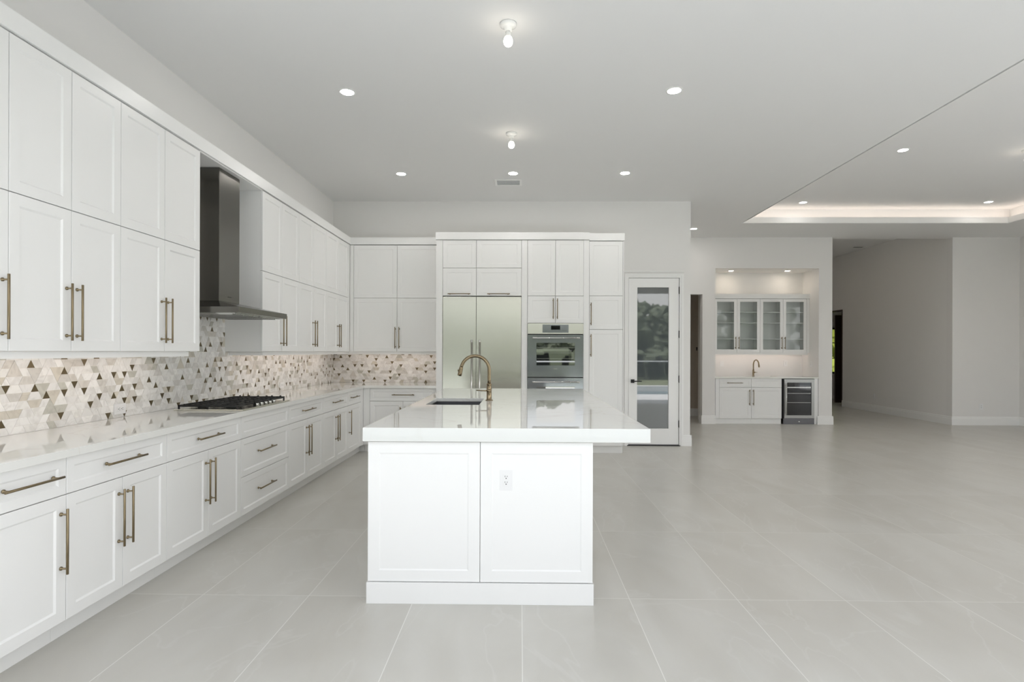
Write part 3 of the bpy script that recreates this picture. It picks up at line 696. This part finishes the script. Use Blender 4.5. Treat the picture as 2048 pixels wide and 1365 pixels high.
def faucet(label, loc, rz, sc=1.0):
    r = thing('faucet', label, 'faucet', loc, rz); r.scale = (sc, sc, sc)
    mb = MB().lathe([(.033, 0), (.033, .004), (.026, .006), (.0225, .010), (.0215, .085), (.023, .088), (.023, .094), (.0215, .097), (.0205, .135), (.022, .138), (.022, .143), (.016, .148)], n=32)
    mb.build('base', 'faucet', r)
    pts = [(0, 0, .140)] + [(0, 0, z_) for z_ in (.18, .22, .26)]; rad = .122
    for k in range(1, 25):
        a = radians(168) * k / 24; pts.append((-rad + rad * cos(a), 0, .262 + rad * sin(a)))
    MB().tube(pts, .0145, 20).build('spout', 'faucet', r)
    e = Vector(pts[-1]); d = Vector((-sin(radians(168)), 0, cos(radians(168))))
    hp = [e + d * t for t in (-.002, .004, .012, .05, .075, .078)]
    MB().tube(hp, [.0145, .0165, .0165, .0185, .0185, .015], 20).build('spray_head', 'faucet', r)
    q = e + d * .03 + Vector((-.019, 0, 0)); MB().lathe([(.008, -.006), (.0085, .0), (.006, .004), (.001, .005)], tuple(q), 'x', 16).build('spray_button', 'faucet', r)
    MB().lathe([(.001, -.047), (.014, -.046), (.0165, -.040), (.0165, -.021)], (0, 0, .085), 'y', 24).build('valve', 'faucet', r)
    MB().tube([(-.012, -.034, .085), (-.06, -.034, .086), (-.108, -.034, .089)], [.0065, .005, .0045], 12).build('lever', 'faucet', r)
    return r
faucet('tall bronze gooseneck pull-down faucet beside the island sink', (-.268, 4.93, IZ1 + .0005), 0)
MB_ = outlet('outlet', 'white duplex outlet on the right end panel of the island', (-.076, 3.1688, .686), 0)

# ------------------------------------------------------------------ wet bar in the niche
WY = 11.24
cabinet('base_cabinet', 'white wet bar base cabinet with drawer and door, left of the small sink', (3.833, WY, 0), 0, .699, .63, Zb, Zt,
        [('drawer', .073, .699, .714, Zt, ('h', .37, .803)), ('door', .073, .699, Zb, .714, ('v', .660, .52))], toe=.03, fill=((0, .073),))
cabinet('base_cabinet', 'white wet bar base cabinet with a plain drawer front, beside the beverage fridge', (4.532, WY, 0), 0, .592, .63, Zb, Zt,
        [('drawer', 0, .592, .714, Zt), ('door', 0, .592, Zb, .714, ('v', .035, .52))], toe=.03)
tag(B(5.757, 5.828, WY, 11.87, 0, Zt).build('end_panel', 'cab'), 'white end panel right of the beverage fridge', 'panel')
mb = MB(); mb.frame_slab((3.822, 5.828, 11.225, 11.878), (4.74, 5.12, 11.44, 11.72), .8915, .921)
tag(mb.build('bar_countertop', 'quartz', bevel=.002), 'white quartz counter of the wet bar in the far niche', 'countertop')
mb = MB(); mb.frame_slab((4.733, 5.127, 11.433, 11.727), (4.741, 5.119, 11.441, 11.719), .79, .8905); mb.box(4.733, 5.127, 11.433, 11.727, .785, .79)
tag(mb.build('sink', 'sinksteel'), 'small steel bar sink set into the wet bar counter', 'sink')
faucet('small bronze gooseneck faucet on the wet bar counter', (4.79, 11.78, .9215), radians(97), .85)
w = thing('beverage_fridge', 'stainless beverage fridge with dark glass door in the wet bar', 'beverage fridge', (5.152, WY - .01, 0))
B(.002, .600, .03, .58, .09, .885).build('body', 'slot', w)
d = MB().frame_slab((.012, .596, .118, .880), (.068, .540, .175, .815), -.012, .028, fn=lambda x, y, q: (x, q, y)).build('door', 'steel2', w)
B(.066, .542, .0, .004, .173, .817).build('glass', 'blackglass', d)
mb = MB().lathe([(.009, .18), (.009, .80)], (.040, -.05, 0), 'z', 16)
for q in (.22, .76): mb.lathe([(.006, -.05), (.006, -.0125)], (.040, 0, q), 'y', 12)
mb.build('handle', 'chrome', d)
mb = MB()
for q in (.71, .60, .42): mb.box(.075, .533, -.002, -.0005, q, q + (.018 if q > .7 else .006))
mb.build('shelf', 'chrome', d)
B(.0, .602, .0, .03, .0, .112).build('kick_grille', 'sinksteel', w, bevel=.002); 
B(.29, .32, -.002, -.0005, .04, .06).build('badge', 'chrome', w)

# glass-fronted uppers
r = thing('glass_cabinet', 'white wall cabinet with four glass doors and shelves in the wet bar niche', 'cabinet', (3.822, 11.58, 0))
b0, b1, H0, H1 = .0, 2.006, 1.396, 2.487
mb = MB(); mb.box(b0, .1, .0, .021, H0, H1).box(1.955, b1, .0, .021, H0, H1)
for x in (.09, .552 - .008, 1.015 - .008, 1.478 - .008, 1.955): mb.box(x, x + .016, .0215, .285, H0, H1)
mb.box(.1, 1.955, .0215, .285, H0, H0 + .02).box(.1, 1.955, .0215, .285, H1 - .02, H1).box(.1, 1.955, .285, .297, H0, H1)
mb.build('body', 'cab', r)
for i, zz in enumerate((2.215, 2.0, 1.675)):
    mb = MB()
    for a, b in ((.107, .543), (.561, 1.006), (1.024, 1.469), (1.487, 1.954)): mb.box(a, b, .03, .283, zz - .009, zz + .009)
    mb.build('shelf', 'cab', r)
for i, (a, b) in enumerate(((.094, .556), (.556, 1.019), (1.019, 1.480), (1.480, 1.952))):
    w_, h_ = b - a - 2 * G, H1 - H0 - .006
    p = MB().frame_slab((0, w_, 0, h_), (.058, w_ - .058, .062, h_ - .058), 0, .02, fn=lambda x, y, q: (x, q, y)).build('glass_door', 'cab', r, (a + G, 0, H0 + .003))
    B(.056, w_ - .056, .010, .013, .060, h_ - .056).build('pane', 'pane', p)
    handle(p, (w_ - .030) if i % 2 == 0 else .030, 1.591 - H0, .25)
tag(B(3.822, 5.852 - .023, 11.565, 11.878, 2.490, 2.584).build('crown_fascia', 'cab'), 'white crown board on top of the wet bar glass cabinet', 'crown moulding')
tag(B(3.822, 5.80, 11.59, 11.61, 1.357, 1.395).build('light_rail', 'cab'), 'white light rail below the wet bar glass cabinet', 'light rail')
tag(B(3.9, 5.75, 11.6105, 11.616, 1.372, 1.394).build('light_strip', 'strip'), 'warm light strip beneath the wet bar glass cabinet', 'light strip')
outlet('light_switch', 'white switch plate on the wet bar wall, left of the small faucet', (4.18, 11.8795, 1.166), 0, kind='rocker', cat='switch')
outlet('outlet', 'white outlet on the wet bar wall, right of the small faucet', (5.491, 11.8795, 1.18), 0)
outlet('outlet', 'white outlet on the right side wall of the wet bar niche', (5.8295, 11.50, 1.174), -pi / 2)
outlet('outlet', 'white outlet low on the far wall segment right of the hall opening', (8.965, 11.2195, .36), 0)
outlet('outlet', 'white outlet low on the dim hall wall', (8.4095, 13.67, .371), -pi / 2)

tag(MB().lathe([(.001, -.03), (.012, -.028), (.014, -.01), (.012, -.0005)], (3.88, 12.598, 1.50), 'y', 16).box(3.872, 3.888, 12.575, 12.597, 1.44, 1.50).build('wall_hook', 'black'),
    'small dark fitting on the wall inside the dim side passage', 'wall fitting')
# dark entry door leaf standing open in the far hall
e = thing('entry_door', 'dark brown wooden door standing open at the far end of the hall', 'door', (8.72, 15.90, .02))
B(0, .95, 0, .05, 0, 2.42).build('leaf', 'darkwood', e, bevel=.003)
struct(MB().box(8.40, 8.575, 15.0, 15.03, 0, 2.53).box(8.40, 8.575, 15.03, 17.0, 2.50, 2.53).build('trim_3', 'darkwood'))

# ------------------------------------------------------------------ ceiling fixtures
def downlight(label, x, y, z, glow='led', rad=.055):
    r = thing('recessed_light', label, 'ceiling light', (x, y, z))
    MB().frame_ring(rad) if False else None
    mb = MB(); n = 32; prof = [(rad, -.0005), (rad + .001, -.004), (rad + .014, -.003), (rad + .015, -.0005)]
    i0 = 0
    for (rr, hh) in prof:
        for k in range(n): a = 2 * pi * k / n; mb.v.append((rr * cos(a), rr * sin(a), hh))
    for j in range(3):
        for k in range(n): a = j * n + k; b = j * n + (k + 1) % n; mb.f.append((a, b, b + n, a + n)); mb.m.append(0); mb.sm.append(True)
    mb.build('trim_ring', 'trim', r)
    MB().lathe([(rad - .001, -.0028), (rad - .001, -.0006)], (0, 0, 0), 'z', 32).build('lens', glow, r); return r
for (lab, x, y) in (('lit round ceiling downlight above the left counter, nearest the camera', -1.512, 4.936),
                    ('lit round ceiling downlight right of the two bare bulbs, nearer the camera', 1.319, 4.93),
                    ('lit round ceiling downlight far left, in front of the corner cabinets', -1.518, 7.213),
                    ('lit round ceiling downlight in the middle beside the air vent', -.099, 7.199),
                    ('lit round ceiling downlight far right of the air vent', 1.312, 7.195),
                    ('lit round ceiling downlight just past the end of the kitchen wall', 3.154, 10.446)):
    downlight(lab, x, y, CZ)
for (lab, x, y) in (('lit downlight in the raised tray ceiling, nearest the camera', 4.755, 7.165), ('lit downlight in the raised tray ceiling, far left above the wet bar', 4.746, 9.655), ('lit downlight in the raised tray ceiling, far right', 7.808, 9.631)):
    downlight(lab, x, y, uz, 'led3')
for (lab, x, y) in (('added unseen tray ceiling downlight right of the view, far', 7.808, 7.165), ('added unseen tray ceiling downlight right of the view, near left', 4.755, 4.68), ('added unseen tray ceiling downlight right of the view, near right', 7.808, 4.68)):  # added out of view to brighten the far end
    downlight(lab, x, y, uz, 'led2')
for (lab, x) in (('left of two small downlights in the wet bar niche', 4.25), ('right of two small downlights in the wet bar niche', 5.378)):
    downlight(lab, x, 11.57, 3.05, 'ledwarm', .045)

for (lab, y) in (('added hall ceiling downlight hidden behind the wall end, nearer', 12.6), ('added hall ceiling downlight hidden behind the wall end, farther', 14.8)):  # both added out of view to brighten the hall
    downlight(lab, 6.7, y, 3.95, 'led4')

def bulb(label, x, y, z):
    r = thing('bulb_holder', label, 'ceiling light', (x, y, z))
    MB().lathe([(.058, -.0005), (.059, -.006), (.056, -.016), (.040, -.024), (.028, -.030), (.025, -.052), (.022, -.054), (.001, -.054)]).build('porcelain_base', 'porc', r)
    MB().lathe([(.0185, -.0545), (.0185, -.072), (.020, -.082), (.0225, -.092)], n=32).build('bulb_neck', 'porc', r)
    MB().lathe([(.0225, -.0922), (.028, -.102), (.0315, -.116), (.0315, -.126), (.028, -.140), (.020, -.150), (.010, -.1545), (.001, -.1555)], n=32).build('bulb', 'bulb', r)
    mb = MB()
    for s in (-1, 1): mb.lathe([(.0045, -.021), (.0045, -.0185)], (s * .036, -s * .012, 0), 'z', 12)
    mb.build('screw', 'slot', r)
    return r
bulb('bare glowing bulb in a porcelain holder, the one nearer the camera above the island', -.090, 3.918, CZ)
bulb('bare glowing bulb in a porcelain holder, the farther one above the island', -.098, 5.88, CZ)
bulb('bare glowing bulb in the raised tray ceiling at the right edge of the view', 6.29, 7.17, uz)

def vent(label, x, y, z, w, d, n):
    r = thing('ceiling_vent', label, 'air vent', (x, y, z))
    MB().frame_slab((-w / 2, w / 2, -d / 2, d / 2), (-w / 2 + .03, w / 2 - .03, -d / 2 + .03, d / 2 - .03), -.008, -.0005).build('frame', 'trim', r, bevel=.002)
    B(-w / 2 + .031, w / 2 - .031, -d / 2 + .031, d / 2 - .031, -.0015, -.0007).build('backing', 'slot', r)
    mb = MB()
    for k in range(n):
        y0 = -d / 2 + .035 + k * (d - .07) / n; mb.face([(-w / 2 + .032, y0, -.002), (w / 2 - .032, y0, -.002), (w / 2 - .032, y0 + .002, -.009), (-w / 2 + .032, y0 + .002, -.009)])
    mb.build('louvers', 'plastic', r)
    return r
vent('white rectangular air vent in the ceiling between bulb and back cabinets', -.165, 7.58, CZ, .36, .26, 5)
v = thing('ceiling_vent', 'dark slot air vent in the hall ceiling', 'air vent', (8.13, 13.85, 3.95))
MB().frame_slab((-.16, .16, -.09, .09), (-.12, .12, -.055, .055), -.008, -.0005).build('frame', 'hallpaint', v); B(-.119, .119, -.054, .054, -.003, -.001).build('backing', 'slot', v)

# ------------------------------------------------------------------ outside behind the camera (seen in reflections) and beyond the hall window
tag(MB().box(-20, 26, -2.0, 1.449, -.12, -.01).box(12.21, 26, 1.449, 16, -.12, -.01).box(9.86, 12.2, 1.449, 11.2, .001, .003).build('patio', 'deck'), 'pale stone patio outside, seen mirrored in the pantry door glass', 'patio')
tag(B(-20, 26, -5.6, -2.0, -.5, -.16).build('pool', 'pool'), 'swimming pool mirrored in the pantry door glass', 'pool')
tag(B(-20, 26, -6.1, -5.6, -.5, .05).build('pool_coping', 'deck'), 'pale pool edge mirrored in the pantry door glass', 'pool edge')
tag(B(-60, 60, -60, -6.11, -.5, -.05).build('lawn', 'grass'), 'lawn beyond the pool mirrored in the pantry door glass', 'lawn')
mb = MB(); mb.box(-20, 26, -6.22, -6.18, 1.01, 1.05)
for i in range(24): mb.box(-19.9 + i * 2, -19.86 + i * 2, -6.22, -6.18, -.049, 1.009)
tag(mb.build('pool_fence', 'trim'), 'thin white pool fence rail mirrored in the pantry door glass', 'fence')
def tree(x, y, h, rad, m='leaf', lab='dark leafy tree beyond the pool, mirrored in the pantry door glass', grp='trees mirrored in the pantry door glass', z0=-.049):
    rnd = random.Random(int(x * 31 + y * 7)); r = thing('tree', lab, 'tree', (x, y, z0), 0, grp)
    MB().tube([(0, 0, 0), (.05, 0, h * .3), (0, .05, h * .6)], [.16, .12, .07], 10).build('trunk', 'bark', r)
    bm = bmesh.new()
    for k in range(110):
        t = bmesh.ops.create_icosphere(bm, subdivisions=2, radius=rad * rnd.uniform(.09, .2))['verts']
        c = Vector((rnd.uniform(-.78, .78) * rad, rnd.uniform(-.5, .5) * rad, h * rnd.uniform(.15, .93)))
        for v_ in t:
            v_.co = v_.co * rnd.uniform(.65, 1.3) + c
    me = bpy.data.meshes.new('crown'); bm.to_mesh(me); bm.free(); me.materials.append(M[m])
    o_ = bpy.data.objects.new('crown', me); COL.objects.link(o_); o_.parent = r
for (x, y, h, rad) in ((-15, -18, 4.6, 2.4), (-9.6, -18.5, 4.0, 2.6), (-4.3, -18, 4.4, 2.6), (1, -18.5, 3.9, 2.6), (6.3, -18, 4.9, 2.6), (11.6, -18, 4.2, 2.6), (17, -18.5, 4.9, 2.6), (22.4, -18, 4.4, 2.6), (-12.3, -23.5, 4.7, 2.6), (-7, -23, 4.3, 2.6), (-1.7, -23.5, 4.4, 2.6), (3.7, -23, 4.0, 2.6), (8.9, -23.5, 4.9, 2.6), (14.3, -23, 4.5, 2.6), (19.7, -23.5, 4.9, 2.6)): tree(x, y, h, rad)
mb = MB()
for x in range(-20, 29, 1):
    for s in range(5): mb.box(x + random.uniform(-.6, .6) - .45, x + .55, -13.5 + random.uniform(-.3, .3), -12.7, -.049, 1.3 + random.uniform(-.35, .3))
tag(mb.build('hedge', 'leaf', bevel=.15, seg=1), 'clipped hedge behind the pool mirrored in the pantry door glass', 'hedge')['kind'] = 'stuff'
tag(B(5, 14, 17.7, 40, -.2, -.06).build('front_yard', 'grass'), 'ground outside the hall window', 'ground')
tree(10.6, 20.5, 3.2, 1.8, 'leafy', 'bright yellow-green shrub outside the hall window', None)

# ------------------------------------------------------------------ groups of repeats
GR = {'base_cabinet': 'white base cabinets', 'upper_cabinet': 'tall white wall cabinets', 'recessed_light': 'recessed ceiling lights', 'bulb_holder': 'bare bulbs in porcelain holders',
      'outlet': 'white wall outlets', 'light_strip': 'warm under-cabinet light strips', 'light_rail': 'white light rails', 'crown_fascia': 'white crown boards', 'ceiling_vent': 'ceiling air vents',
      'faucet': 'bronze faucets', 'sink': 'steel sinks', 'corner_filler': 'white corner fillers'}
for o_ in bpy.data.objects:
    k_ = o_.name.split('.')[0]
    if k_ in GR and o_.parent is None and 'group' not in o_: o_['group'] = GR[k_]
